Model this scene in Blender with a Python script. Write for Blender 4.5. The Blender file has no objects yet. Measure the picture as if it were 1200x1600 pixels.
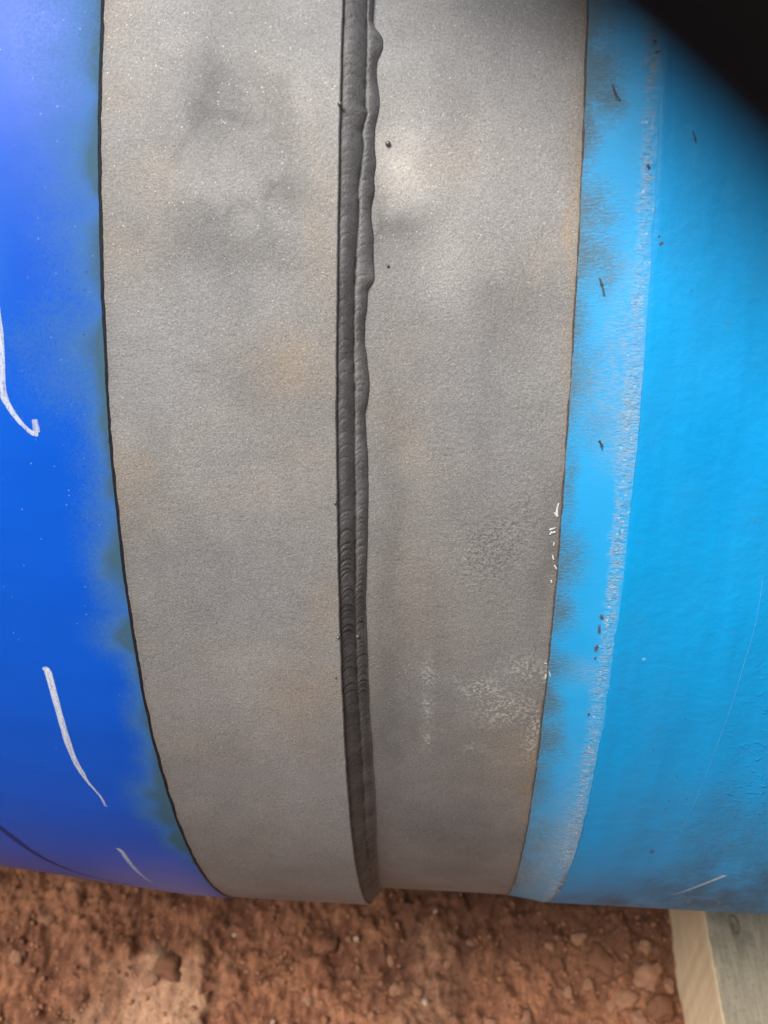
import bpy, math, random
import numpy as np
from mathutils import Vector, Matrix
random.seed(7)
RNG = np.random.default_rng(11)
sc = bpy.context.scene
COL = sc.collection

# ------------------------------------------------------------------ camera
CAM = Vector((0.0, -0.95653, 0.53447))
FWD = Vector((-0.064039, 0.752839, -0.655082))
RIGHT = Vector((0.997458, 0.068842, -0.018394))
UP = Vector((-0.031250, 0.654595, 0.755334))
cam_d = bpy.data.cameras.new('camera')
cam = bpy.data.objects.new('camera', cam_d)
COL.objects.link(cam)
m = Matrix((RIGHT, UP, -FWD)).transposed().to_4x4()
m.translation = CAM
cam.matrix_world = m
cam_d.sensor_fit = 'VERTICAL'
cam_d.sensor_height = 24.0
cam_d.sensor_width = 18.0
cam_d.lens = 24.0 * 1573.3 / 1600.0
cam_d.clip_start = 0.001
cam_d.clip_end = 1200.0
cam_d.dof.use_dof = True
cam_d.dof.focus_distance = 0.56
cam_d.dof.aperture_fstop = 7.0
sc.camera = cam

# ------------------------------------------------------------------ sky, sun, exposure
SUN_EL, SUN_AZ = math.radians(61), math.radians(224)     # high soft light from behind the camera, to the left
w = bpy.data.worlds.new('World')
sc.world = w
w.use_nodes = True
nt = w.node_tree
nt.nodes.clear()
sky = nt.nodes.new('ShaderNodeTexSky')
sky.sky_type = 'NISHITA'
sky.sun_disc = False
sky.sun_elevation = SUN_EL
sky.sun_rotation = SUN_AZ
sky.air_density = 1.0
sky.dust_density = 5.0
sky.ozone_density = 1.0
hs = nt.nodes.new('ShaderNodeHueSaturation')
hs.inputs['Saturation'].default_value = 0.55
bg = nt.nodes.new('ShaderNodeBackground')
bg.inputs['Strength'].default_value = 0.032
wo = nt.nodes.new('ShaderNodeOutputWorld')
nt.links.new(sky.outputs[0], hs.inputs['Color'])
# overcast: the sky dims towards the horizon
tc = nt.nodes.new('ShaderNodeTexCoord'); sx = nt.nodes.new('ShaderNodeSeparateXYZ')
mr = nt.nodes.new('ShaderNodeMapRange'); mr.inputs[1].default_value = 0.0; mr.inputs[2].default_value = 0.9
mr.inputs[3].default_value = 0.22; mr.inputs[4].default_value = 1.9
vm = nt.nodes.new('ShaderNodeVectorMath'); vm.operation = 'SCALE'
nt.links.new(tc.outputs['Generated'], sx.inputs[0]); nt.links.new(sx.outputs['Z'], mr.inputs[0])
nt.links.new(hs.outputs[0], vm.inputs[0]); nt.links.new(mr.outputs[0], vm.inputs['Scale'])
nt.links.new(vm.outputs[0], bg.inputs['Color'])
nt.links.new(bg.outputs[0], wo.inputs['Surface'])
sun_d = bpy.data.lights.new('sun', 'SUN')
sun_d.energy = 1.5
sun_d.angle = math.radians(22)
sun_d.color = (1.0, 0.965, 0.92)
sun = bpy.data.objects.new('sun', sun_d)
COL.objects.link(sun)
sd = Vector((math.sin(SUN_AZ) * math.cos(SUN_EL), math.cos(SUN_AZ) * math.cos(SUN_EL), math.sin(SUN_EL)))
sun.rotation_euler = (-sd).to_track_quat('-Z', 'Y').to_euler()
sc.view_settings.view_transform = 'Standard'
sc.view_settings.look = 'None'
sc.view_settings.exposure = 1.24
sc.view_settings.gamma = 1.0
sc.cycles.max_bounces = 8

# ------------------------------------------------------------------ measured surface positions (X metres, angle radians about the pipe axis)
STROKES_L = [[[-0.22873,0.54865,3],[-0.22791,0.51289,3.5],[-0.22677,0.47658,4],[-0.22716,0.45535,4.5],[-0.22803,0.42828,5],[-0.22539,0.41493,4],[-0.22121,0.4044,3],[-0.2175,0.39761,2.5],[-0.21431,0.39351,3],[-0.21096,0.3922,3]],[[-0.2122,0.40545,3.5],[-0.21185,0.39993,4],[-0.21154,0.39382,4]],[[-0.23069,0.14677,2.5],[-0.22856,0.14814,5],[-0.22796,0.13683,5.5],[-0.22792,0.11135,5],[-0.22807,0.08154,5],[-0.22829,0.04548,5],[-0.22751,0.01406,4.5],[-0.22581,-0.00449,4.5],[-0.22443,-0.01931,2.5],[-0.22148,-0.03546,2],[-0.21914,-0.05003,2],[-0.2185,-0.06458,2]],[[-0.21963,-0.0664,1.5],[-0.21725,-0.06824,1.5]],[[-0.22707,-0.18162,2],[-0.2246,-0.19059,3.5],[-0.22463,-0.23289,3.5],[-0.22405,-0.27866,3],[-0.22325,-0.31394,2.2],[-0.22087,-0.33263,1]]]
NAVY = [[-0.32586,-0.09651,4],[-0.31289,-0.17133,4.5],[-0.30688,-0.22599,4.5],[-0.30038,-0.28167,4],[-0.29194,-0.33155,3.5],[-0.28046,-0.36973,3],[-0.26594,-0.39498,2.5],[-0.24817,-0.38728,2]]
STROKES_R = [[[0.20023,-0.20409,2.6],[0.19382,-0.22839,2.6],[0.18611,-0.26254,2.2],[0.1806,-0.2883,1.6],[0.17574,-0.30993,1.0]],[[0.18096,-0.32955,1.2],[0.18613,-0.31762,1.2],[0.19279,-0.31425,1.2],[0.19941,-0.31096,1.2],[0.2077,-0.31983,1.2],[0.21461,-0.33507,1.2],[0.21445,-0.35729,1.2],[0.20733,-0.36891,1.2],[0.19774,-0.3629,1.2],[0.19137,-0.34378,1.2],[0.19165,-0.32375,1.2]],[[0.16045,-0.39371,1.2],[0.16321,-0.36875,1.2],[0.16528,-0.36084,1]]]
SCRATCH = [[0.1651,0.275,0.7],[0.16596,0.22462,0.7],[0.16433,0.1731,0.7],[0.16281,0.12018,0.7],[0.16068,0.06519,0.7],[0.15888,0.00175,0.7],[0.15665,-0.07532,0.7],[0.15425,-0.16852,0.7]]
TOE = [[-0.04219,0.78896],[-0.04369,0.75609],[-0.04389,0.73458],[-0.03908,0.72659],[-0.03826,0.71598],[-0.04117,0.70541],[-0.04125,0.69227],[-0.03938,0.67399],[-0.03984,0.66358],[-0.0415,0.65057],[-0.04157,0.63502],[-0.04045,0.6221],[-0.04155,0.61173],[-0.04107,0.5988],[-0.04219,0.58841],[-0.04234,0.57543],[-0.04096,0.56506],[-0.04107,0.54679],[-0.0399,0.52581],[-0.04366,0.51937],[-0.04386,0.5045],[-0.04473,0.49379],[-0.04459,0.47224],[-0.04286,0.4532],[-0.04214,0.43942],[-0.0424,0.42545],[-0.044,0.4141],[-0.04326,0.3825],[-0.04222,0.34684],[-0.04297,0.29022],[-0.04435,0.22152],[-0.04339,0.16051],[-0.04326,0.10053],[-0.04245,0.04217],[-0.04185,-0.02597],[-0.04203,-0.11058],[-0.04362,-0.23078],[-0.04594,-0.4001],[-0.04529,-0.49456]]
VAL = [[-0.0466,0.78262],[-0.04655,0.75057],[-0.04586,0.69851],[-0.04623,0.66526],[-0.04491,0.66018],[-0.04745,0.64492],[-0.04634,0.63225],[-0.04709,0.61958],[-0.04835,0.59675],[-0.04809,0.5739],[-0.04905,0.54579],[-0.04951,0.52519],[-0.04961,0.49396],[-0.04946,0.46218],[-0.04903,0.4297],[-0.04899,0.38493],[-0.04878,0.32589],[-0.04914,0.26204],[-0.04945,0.19128],[-0.04905,0.11008],[-0.0484,0.01136],[-0.04922,-0.12379],[-0.05043,-0.32222]]
SPAT = [[-0.0351,0.63794,0.00134,0.00207],[-0.03374,0.53917,0.00082,0.00157],[-0.04329,0.57241,0.00095,0.00156],[-0.04813,0.51395,0.00048,0.00106],[-0.05733,0.66153,0.00122,0.00198],[-0.05819,0.33966,0.00093,0.00176],[-0.0584,0.20424,0.00099,0.00216],[-0.05749,0.4486,0.00063,0.00105],[-0.06069,0.15663,0.00065,0.00158],[-0.05569,0.72436,0.00067,0.00102],[-0.05607,0.71212,0.00067,0.00102],[-0.056,0.70806,0.00067,0.00101],[-0.05588,0.68383,0.00067,0.00101],[-0.05481,0.6748,0.00046,0.001],[-0.05132,0.57364,0.00093,0.0015],[-0.05559,0.4298,0.0009,0.00162],[-0.0556,0.4146,0.00048,0.00109],[-0.04858,0.19401,0.00107,0.00222],[-0.05637,0.63583,0.00046,0.001]]
FR_L = [[-0.17311,0.72215,0.02337,0.06158,0.7],[-0.17463,0.62659,0.01944,0.04492,0.72],[-0.17469,0.54661,0.01747,0.04545,0.55],[-0.17439,0.45923,0.02759,0.03171,0.72],[-0.19143,0.44255,0.01646,0.0204,0.45],[-0.1741,0.41635,0.00924,0.02736,0.6],[-0.17337,0.38874,0.00867,0.01685,0.6],[-0.17488,0.35906,0.00878,0.02555,0.7],[-0.17307,0.32492,0.00548,0.0121,0.4],[-0.17767,0.27991,0.0091,0.03874,0.75],[-0.17452,0.235,0.00501,0.01383,0.35],[-0.17628,0.19356,0.01316,0.01786,1.0],[-0.18129,0.19903,0.00658,0.01475,0.6],[-0.17441,0.15385,0.00673,0.03219,0.5],[-0.17245,0.08567,0.00857,0.04681,0.6],[-0.17156,-0.00109,0.00905,0.04677,0.75],[-0.17894,-0.06065,0.01287,0.03904,0.9],[-0.17475,-0.14189,0.01,0.02944,0.9],[-0.16982,-0.20069,0.00665,0.02338,0.7]]
ST_L = [[-0.11911,0.67247,0.0108,0.025,-0.26],[-0.12498,0.64003,0.01394,0.01889,-0.22],[-0.10165,0.62544,0.01233,0.01238,-0.15],[-0.07983,0.59611,0.01384,0.01483,-0.26],[-0.1296,0.55532,0.01413,0.01605,-0.3],[-0.10297,0.54592,0.02029,0.01253,-0.22],[-0.08111,0.53894,0.01244,0.01252,-0.12],[-0.11566,0.52293,0.01889,0.02027,-0.1],[-0.09993,0.72288,0.01838,0.02033,-0.14],[-0.0732,0.68275,0.00914,0.0399,0.08],[-0.09051,0.56865,0.0124,0.00994,0.08],[-0.14983,0.62729,0.01872,0.05996,0.06],[-0.14151,0.49152,0.02872,0.04137,0.16],[-0.11936,-0.07833,0.0841,0.28093,-0.08],[-0.1313,0.3847,0.03295,0.0451,0.06],[-0.15555,0.36074,0.0084,0.02899,-0.06],[-0.06498,0.73304,0.00912,0.02035,-0.1],[-0.07549,0.19924,0.0142,0.0439,-0.07],[-0.15842,0.19248,0.02184,0.06003,-0.04],[-0.12493,-0.03869,0.03317,0.07929,-0.04]]
RU_L = [[-0.15806,0.68225,0.02489,0.08104,0.9],[-0.1578,0.57727,0.01889,0.0552,0.8],[-0.09155,0.68264,0.0214,0.04501,0.5],[-0.08763,0.46217,0.01589,0.03139,0.3],[-0.15336,0.37233,0.00736,0.01715,0.5],[-0.0849,0.12835,0.0222,0.03368,0.55],[-0.14115,0.06876,0.01366,0.04867,0.55],[-0.11849,0.19574,0.0144,0.02955,0.35],[-0.0678,0.2282,0.01047,0.04166,0.45],[-0.1525,0.12169,0.01137,0.02579,0.35],[-0.06575,0.56917,0.00924,0.05961,0.3],[-0.07925,0.07579,0.01526,0.05718,0.3]]
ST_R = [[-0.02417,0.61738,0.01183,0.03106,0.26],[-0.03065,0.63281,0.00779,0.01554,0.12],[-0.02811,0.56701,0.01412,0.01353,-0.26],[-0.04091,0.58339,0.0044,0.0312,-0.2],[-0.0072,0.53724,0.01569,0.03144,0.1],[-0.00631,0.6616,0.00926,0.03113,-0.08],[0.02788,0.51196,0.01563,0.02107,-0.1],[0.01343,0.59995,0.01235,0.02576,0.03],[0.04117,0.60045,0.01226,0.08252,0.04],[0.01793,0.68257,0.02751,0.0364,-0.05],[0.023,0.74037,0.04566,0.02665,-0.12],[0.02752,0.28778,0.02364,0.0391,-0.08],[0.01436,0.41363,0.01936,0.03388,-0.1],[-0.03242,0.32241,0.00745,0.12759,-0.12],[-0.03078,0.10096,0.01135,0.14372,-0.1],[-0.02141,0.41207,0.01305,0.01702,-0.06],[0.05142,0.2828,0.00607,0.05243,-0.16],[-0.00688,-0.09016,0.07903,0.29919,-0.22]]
RU_R = [[-0.01788,0.38929,0.01314,0.02899,0.45],[0.05523,0.65194,0.00365,0.10352,0.7],[0.05649,0.497,0.00312,0.10671,0.6],[0.00541,-0.05925,0.04098,0.11594,0.3],[0.05856,-0.05059,0.00808,0.11175,0.7],[-0.01987,0.22282,0.02117,0.07284,0.3],[0.0421,0.06148,0.02271,0.04984,0.25]]
GR_R = [[0.02565,0.29414,0.01855,0.03552,1.0],[0.01424,0.27374,0.01025,0.02661,0.6],[-0.00136,0.38427,0.01311,0.0349,0.4],[0.04308,0.32676,0.00994,0.04946,0.5],[0.02932,0.22656,0.02086,0.02143,0.4],[0.04318,0.4205,0.01598,0.03355,0.45]]
LI_R = [[-0.00924,0.14653,0.0033,0.01824,0.9],[-0.00884,0.0987,0.00377,0.01648,0.9],[-0.00887,0.05036,0.00349,0.02047,0.8],[0.01769,0.12369,0.00922,0.01212,0.8],[0.02479,0.13468,0.00915,0.01268,0.7],[0.04595,0.15575,0.01258,0.0178,0.8],[0.04039,0.10839,0.01477,0.01963,0.75],[0.03169,0.08919,0.0131,0.01862,0.6],[0.05494,0.07278,0.00676,0.02896,0.7],[0.01963,0.04039,0.00773,0.00731,0.6],[0.00263,0.1393,0.00734,0.0084,0.4],[0.05436,0.04262,0.00688,0.03113,0.5],[0.06462,-0.04961,0.00363,0.08157,0.6],[0.05871,0.15286,0.00359,0.01625,0.7]]
AB_B = [[0.06161,0.7436,0.01205,0.0237,1.0],[0.06365,0.69681,0.01084,0.02573,1.0],[0.0695,0.67635,0.00662,0.01736,0.9],[0.05952,0.65078,0.00786,0.03053,0.7],[0.06427,0.58487,0.01155,0.02033,0.75],[0.06535,0.54918,0.01162,0.02306,0.85],[0.07199,0.53394,0.00674,0.01749,0.7],[0.06089,0.49725,0.00496,0.03146,0.55],[0.06261,0.44942,0.01067,0.03244,0.55],[0.07045,0.41132,0.01268,0.02786,0.35],[0.0626,0.35351,0.00325,0.03553,0.45],[0.06321,0.27906,0.00805,0.02607,0.75],[0.06334,0.22462,0.0062,0.02128,0.8],[0.06429,0.16077,0.00924,0.0175,0.7],[0.06292,0.11465,0.00584,0.02623,0.85],[0.06418,0.0588,0.00828,0.03377,0.8],[0.06295,-0.01807,0.00789,0.06116,0.6],[0.06754,-0.15041,0.01067,0.07656,0.7],[0.06439,-0.26981,0.01148,0.08667,0.8]]
CH_B = [[0.08405,0.5394,0.00915,0.02051,0.25],[0.08297,0.48747,0.01235,0.03154,0.5],[0.07899,0.43376,0.01569,0.03277,0.45],[0.08946,0.41216,0.00631,0.03334,0.4],[0.08261,0.38935,0.00956,0.02272,0.3],[0.08156,0.15835,0.01063,0.01595,0.4],[0.08814,-0.03928,0.01189,0.10692,0.3],[0.08576,-0.16541,0.0171,0.13226,0.5],[0.08113,-0.31754,0.01402,0.11119,0.7]]
SLIV = [[[0.05695,0.33675,1.2],[0.05625,0.32937,1.6],[0.05683,0.32323,1.5]],[[0.055,0.32745,1.2],[0.05648,0.32383,1.2]],[[0.05302,0.31051,1.3],[0.05627,0.31259,1.5]],[[0.05414,0.30742,1.4],[0.05642,0.30882,1.5]],[[0.0544,0.30933,1],[0.05355,0.30548,1]],[[0.05617,0.29864,1],[0.056,0.29477,1]],[[0.0557,0.28569,1],[0.05659,0.28051,1]],[[0.05715,0.27528,1.5],[0.0587,0.27074,1]],[[0.0561,0.25982,1],[0.05659,0.25646,1]],[[0.05638,0.16474,1],[0.0582,0.16411,1]],[[0.05807,0.15117,1.2],[0.05801,0.14457,1.2]],[[0.05972,0.15458,0.8],[0.06074,0.14813,0.8]]]
DARKS = [[[0.07134,0.68609,1.2],[0.07269,0.67901,1.8],[0.0743,0.67396,2.2],[0.07552,0.67296,1.5]],[[0.0696,0.53164,1.0],[0.07103,0.52553,1.8],[0.07258,0.51634,1.2]],[[0.07466,0.39563,1.5],[0.07614,0.3912,1.8],[0.07666,0.3867,1.2]],[[0.10926,0.64765,0.8],[0.11063,0.64116,1.2],[0.11105,0.63716,0.8]],[[0.08882,0.62134,2],[0.09044,0.61736,2]],[[0.0892,0.71984,1.5],[0.09104,0.71677,1.5]],[[0.09058,0.7096,1.5],[0.09353,0.71064,1.0]],[[0.09577,0.56476,1.5],[0.09664,0.56578,1.5]],[[0.09662,0.55822,2],[0.09833,0.56078,1.8]]]
REDS = [[0.08442,0.2253,0.00205,0.00561],[0.08387,0.21099,0.00206,0.00863],[0.08373,0.18963,0.00208,0.00747],[0.08375,0.17748,0.00105,0.00458],[0.143,-0.14248,0.0029,0.01068],[0.08454,0.10497,0.00146,0.00443],[0.15223,-0.01929,0.00077,0.00239],[0.14287,0.01967,0.00075,0.00216],[0.14221,-0.02449,0.00077,0.00243],[0.14174,-0.03971,0.00078,0.00254],[0.13895,0.10722,0.00107,0.00175],[0.12475,0.06087,0.00074,0.00195],[0.14632,-0.07718,0.0008,0.00285],[0.11317,0.52314,0.00061,0.00102]]
CLODS = [[-0.3417,-0.3848,0.0204],[-0.3601,-0.3958,0.0111],[0.1894,-0.3061,0.0149],[0.2156,-0.3385,0.0185],[0.274,-0.3156,0.0112],[0.2722,-0.3557,0.0241],[0.1598,-0.3377,0.011],[0.2984,-0.3582,0.013],[0.2367,-0.3859,0.0174],[0.2811,-0.3973,0.0183],[0.1492,-0.3214,0.0083],[-0.1146,-0.3217,0.0055],[-0.1043,-0.3228,0.0051],[-0.02,-0.3873,0.0063],[0.0463,-0.3164,0.0064],[-0.0011,-0.2847,0.0046],[0.1967,-0.3684,0.0082],[0.1722,-0.374,0.0109],[-0.0098,-0.3978,0.0045],[-0.058,-0.3424,0.0091],[-0.0455,-0.3832,0.0117],[-0.1419,-0.3303,0.012],[0.0174,-0.3463,0.0073],[0.0666,-0.4159,0.0099],[-0.1999,-0.4361,0.0045],[-0.5221,-0.3265,0.0117],[-0.5432,-0.3802,0.0135],[-0.4444,-0.4236,0.0094],[0.1142,-0.4129,0.0108],[0.2562,-0.4081,0.0128],[0.2378,-0.2812,0.0094],[-0.2688,-0.3248,0.0037],[-0.2429,-0.3746,0.0046],[-0.1907,-0.3589,0.0055],[-0.1595,-0.4062,0.0081],[-0.0773,-0.4169,0.0072]]

# ------------------------------------------------------------------ helpers
def tag(o, label=None, cat=None, group=None, kind=None):
    if label: o['label'] = label
    if cat: o['category'] = cat
    if group: o['group'] = group
    if kind: o['kind'] = kind
    return o

def link(name, me, mat=None, parent=None, smooth=True):
    o = bpy.data.objects.new(name, me)
    COL.objects.link(o)
    if mat: me.materials.append(mat)
    if smooth: me.polygons.foreach_set('use_smooth', np.ones(len(me.polygons), dtype=bool))
    if parent: o.parent = parent
    return o

def raw_mesh(name, V, F):
    """V (n,3) array, F (m,4) array"""
    me = bpy.data.meshes.new(name)
    V = np.ascontiguousarray(V, dtype=np.float32)
    F = np.ascontiguousarray(F, dtype=np.int32)
    me.vertices.add(len(V)); me.vertices.foreach_set('co', V.ravel())
    me.loops.add(F.size); me.loops.foreach_set('vertex_index', F.ravel())
    me.polygons.add(len(F))
    me.polygons.foreach_set('loop_start', np.arange(0, F.size, F.shape[1], dtype=np.int32))
    me.update(calc_edges=True)
    return me

def grid_faces(nu, nv, wrap=False):
    i = np.arange(nu - 1)[:, None]; j = np.arange(nv if wrap else nv - 1)[None, :]
    j2 = (j + 1) % nv
    a = i * nv + j; b = i * nv + j2; c = (i + 1) * nv + j2; d = (i + 1) * nv + j
    return np.stack([a, b, c, d], -1).reshape(-1, 4)

def attr(me, name, vals):
    a = me.attributes.new(name, 'FLOAT', 'POINT')
    a.data.foreach_set('value', np.ascontiguousarray(vals, dtype=np.float32).ravel())

def _hash(ix, iy, seed):
    h = (ix.astype(np.int64) * 374761393 + iy.astype(np.int64) * 668265263 + seed * 974711) & 0xffffffff
    h = ((h ^ (h >> 13)) * 1274126177) & 0xffffffff
    return ((h ^ (h >> 16)) & 0xffffff) / float(0xffffff)

def vnoise(x, y, seed=0):
    x = np.asarray(x, float); y = np.asarray(y, float)
    x, y = np.broadcast_arrays(x, y)
    ix = np.floor(x); iy = np.floor(y); fx = x - ix; fy = y - iy
    fx = fx * fx * (3 - 2 * fx); fy = fy * fy * (3 - 2 * fy)
    a = _hash(ix, iy, seed); b = _hash(ix + 1, iy, seed); c = _hash(ix, iy + 1, seed); d = _hash(ix + 1, iy + 1, seed)
    return (a * (1 - fx) + b * fx) * (1 - fy) + (c * (1 - fx) + d * fx) * fy * 1.0

def fbm(x, y, oct=4, seed=0, gain=.5):
    s = 0; a = 1; n = 0
    for k in range(oct):
        s = s + a * (vnoise(x * 2 ** k, y * 2 ** k, seed + 17 * k) - .5) * 2
        n += a; a *= gain
    return s / n

def sstep(a, b, x):
    t = np.clip((x - a) / (b - a), 0, 1)
    return t * t * (3 - 2 * t)

def bend(X):
    """the dark blue pipe swings gently away behind its cut end"""
    X0, w_, k = -.18, .05, .101
    s = np.maximum(X0 - X, 0.)
    return np.where(s < w_, k * s * s / (2 * w_), k * (s - w_ / 2))

def cyl(X, t, r, bent=False):
    b = bend(X) if bent else 0.
    return np.stack([X, b - r * np.cos(t), r * np.sin(t)], -1)

def t_grid(step_deg, lo=-36, hi=62, coarse=3.0):
    dense = np.arange(lo, hi, step_deg)
    rest = np.linspace(hi, lo + 360, int((360 - hi + lo) / coarse) + 1)[:-1]
    return np.radians(np.concatenate([dense, rest]))

def x_grid(a, b, d0, d1, step, coarse=.05):
    """dense between d0 and d1, coarse outside, ends exactly on a and b"""
    parts = []
    if a < d0: parts.append(np.linspace(a, d0, max(2, int((d0 - a) / coarse)))[:-1])
    parts.append(np.linspace(d0, d1, int((d1 - d0) / step) + 1))
    if b > d1: parts.append(np.linspace(d1, b, max(2, int((b - d1) / coarse)))[1:])
    return np.concatenate(parts)

def blobs(X, t, lst, k=1.0):
    """sum of soft elliptical patches given as X, t, rX, rt, amount"""
    out = np.zeros(np.broadcast(X, t).shape)
    for q in lst:
        a = q[4] if len(q) > 4 else 1.
        out += a * np.exp(-(((X - q[0]) / q[2]) ** 2 + ((t - q[1]) / q[3]) ** 2) * k)
    return out

def blobmax(X, t, lst, k=1.0):
    out = np.zeros(np.broadcast(X, t).shape)
    for q in lst:
        a = q[4] if len(q) > 4 else 1.
        out = np.maximum(out, a * np.exp(-((((X - q[0]) / q[2]) ** 2 + ((t - q[1]) / q[3]) ** 2) * k)))
    return out

# ------------------------------------------------------------------ node helpers
class NT:
    def __init__(s, name):
        s.m = bpy.data.materials.new(name); s.m.use_nodes = True
        s.t = s.m.node_tree; s.p = s.t.nodes['Principled BSDF']; s.c = s.t.nodes.new('ShaderNodeTexCoord')
    def n(s, typ, **kw):
        o = s.t.nodes.new(typ)
        for k, v in kw.items():
            if k.startswith('i_'):
                o.inputs[k[2:].replace('_', ' ')].default_value = v
            else: setattr(o, k, v)
        return o
    def l(s, a, b): s.t.links.new(a, b)
    def set(s, name, v):
        if hasattr(v, 'node'): s.l(v, s.p.inputs[name])
        else: s.p.inputs[name].default_value = v
    def noise(s, scale, detail=3, rough=.55, vec=None, out='Fac', dist=0):
        o = s.n('ShaderNodeTexNoise'); o.inputs['Scale'].default_value = scale
        o.inputs['Detail'].default_value = detail; o.inputs['Roughness'].default_value = rough
        o.inputs['Distortion'].default_value = dist
        s.l(vec if vec is not None else s.c.outputs['Object'], o.inputs['Vector'])
        return o.outputs[out]
    def voro(s, scale, out='Distance', vec=None, feature='F1'):
        o = s.n('ShaderNodeTexVoronoi'); o.feature = feature; o.inputs['Scale'].default_value = scale
        s.l(vec if vec is not None else s.c.outputs['Object'], o.inputs['Vector'])
        return o.outputs[out]
    def scaled(s, v):
        o = s.n('ShaderNodeMapping'); o.inputs['Scale'].default_value = v
        s.l(s.c.outputs['Object'], o.inputs['Vector']); return o.outputs[0]
    def attr(s, name):
        o = s.n('ShaderNodeAttribute'); o.attribute_name = name; return o.outputs['Fac']
    def math(s, op, a, b=None, c=None, clamp=False):
        o = s.n('ShaderNodeMath'); o.operation = op; o.use_clamp = clamp
        for i, v in enumerate((a, b, c)):
            if v is None: continue
            if hasattr(v, 'node'): s.l(v, o.inputs[i])
            else: o.inputs[i].default_value = v
        return o.outputs[0]
    def remap(s, v, a, b, c=0., d=1., smooth=False):
        o = s.n('ShaderNodeMapRange'); o.clamp = True
        if smooth: o.interpolation_type = 'SMOOTHSTEP'
        s.l(v, o.inputs[0])
        for i, q in enumerate((a, b, c, d)): o.inputs[i + 1].default_value = q
        return o.outputs[0]
    def mix(s, f, a, b, blend='MIX'):
        o = s.n('ShaderNodeMix'); o.data_type = 'RGBA'; o.blend_type = blend
        for sock, v in ((o.inputs[0], f), (o.inputs[6], a), (o.inputs[7], b)):
            if hasattr(v, 'node'): s.l(v, sock)
            elif isinstance(v, tuple): sock.default_value = (*v, 1.)
            else: sock.default_value = v
        return o.outputs[2]
    def bright(s, col, f):
        """multiply a colour by a scalar socket"""
        o = s.n('ShaderNodeVectorMath'); o.operation = 'SCALE'
        if hasattr(col, 'node'): s.l(col, o.inputs[0])
        else: o.inputs[0].default_value = col
        s.l(f, o.inputs['Scale']); return o.outputs[0]
    def bump(s, h, dist, strength=1., prev=None):
        o = s.n('ShaderNodeBump'); o.inputs['Distance'].default_value = dist
        if hasattr(strength, 'node'): s.l(strength, o.inputs['Strength'])
        else: o.inputs['Strength'].default_value = strength
        s.l(h, o.inputs['Height'])
        if prev is not None: s.l(prev, o.inputs['Normal'])
        return o.outputs[0]

# ------------------------------------------------------------------ materials
def mat_steel():
    s = NT('blasted_steel')
    g1 = s.noise(980, 3, .65); g2 = s.noise(1700, 1, .5); big = s.noise(14, 4, .6); mid = s.noise(70, 3, .6)
    tone = s.attr('tone'); rust = s.attr('rust'); gr = s.attr('grit'); li = s.attr('light')
    f = s.math('ADD', 1.0, tone)
    f = s.math('MULTIPLY', f, s.remap(big, .3, .7, .9, 1.1))
    f = s.math('MULTIPLY', f, s.remap(mid, .3, .7, .955, 1.045))
    f = s.math('MULTIPLY', f, s.remap(g1, .3, .7, .78, 1.22))
    f = s.math('MULTIPLY', f, s.remap(g2, .3, .7, .84, 1.16))
    col = s.mix(s.math('MULTIPLY', rust, s.remap(mid, .35, .65, .6, 1.), clamp=True), (.292, .286, .274), (.350, .278, .195))
    col = s.mix(s.remap(s.noise(9, 2), .35, .7), col, (.276, .277, .277))
    col = s.bright(col, f)
    # pits in the coarse patches, lighter grit caught in the pale ones
    pit = s.remap(s.noise(800, 2, .6), .50, .42)
    col = s.mix(s.math('MULTIPLY', gr, .45, clamp=True), col, (.31, .315, .295))
    col = s.mix(s.math('MULTIPLY', pit, s.math('MULTIPLY', gr, .55), clamp=True), col, (.10, .092, .085))
    lg = s.remap(s.noise(500, 3, .7), .48, .60)
    col = s.mix(s.math('MULTIPLY', lg, s.math('MULTIPLY', li, 1.1), clamp=True), col, (.46, .47, .44))
    # bright facets
    vc = s.voro(1150, 'Color'); sp = s.n('ShaderNodeSeparateColor'); s.l(vc, sp.inputs[0])
    vd = s.voro(1150)
    spark = s.math('MULTIPLY', s.math('GREATER_THAN', sp.outputs[0], .965), s.remap(vd, .42, .2))
    col = s.mix(s.math('MULTIPLY', spark, s.remap(sp.outputs[2], 0, 1, .15, .75)), col, (.75, .73, .68))
    dk = s.math('MULTIPLY', s.math('LESS_THAN', sp.outputs[1], .03), s.remap(vd, .4, .2))
    col = s.mix(s.math('MULTIPLY', dk, .5), col, (.07, .065, .06))
    s.set('Base Color', col); s.set('Metallic', .22)
    s.set('Roughness', s.remap(spark, 0, 1, .66, .35)); s.set('Specular IOR Level', .3)
    h = s.math('ADD', s.math('MULTIPLY', g1, .7), s.math('MULTIPLY', s.noise(420, 2, .5), s.math('ADD', .5, gr)))
    s.set('Normal', s.bump(h, .0005, .9))
    return s.m

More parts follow.
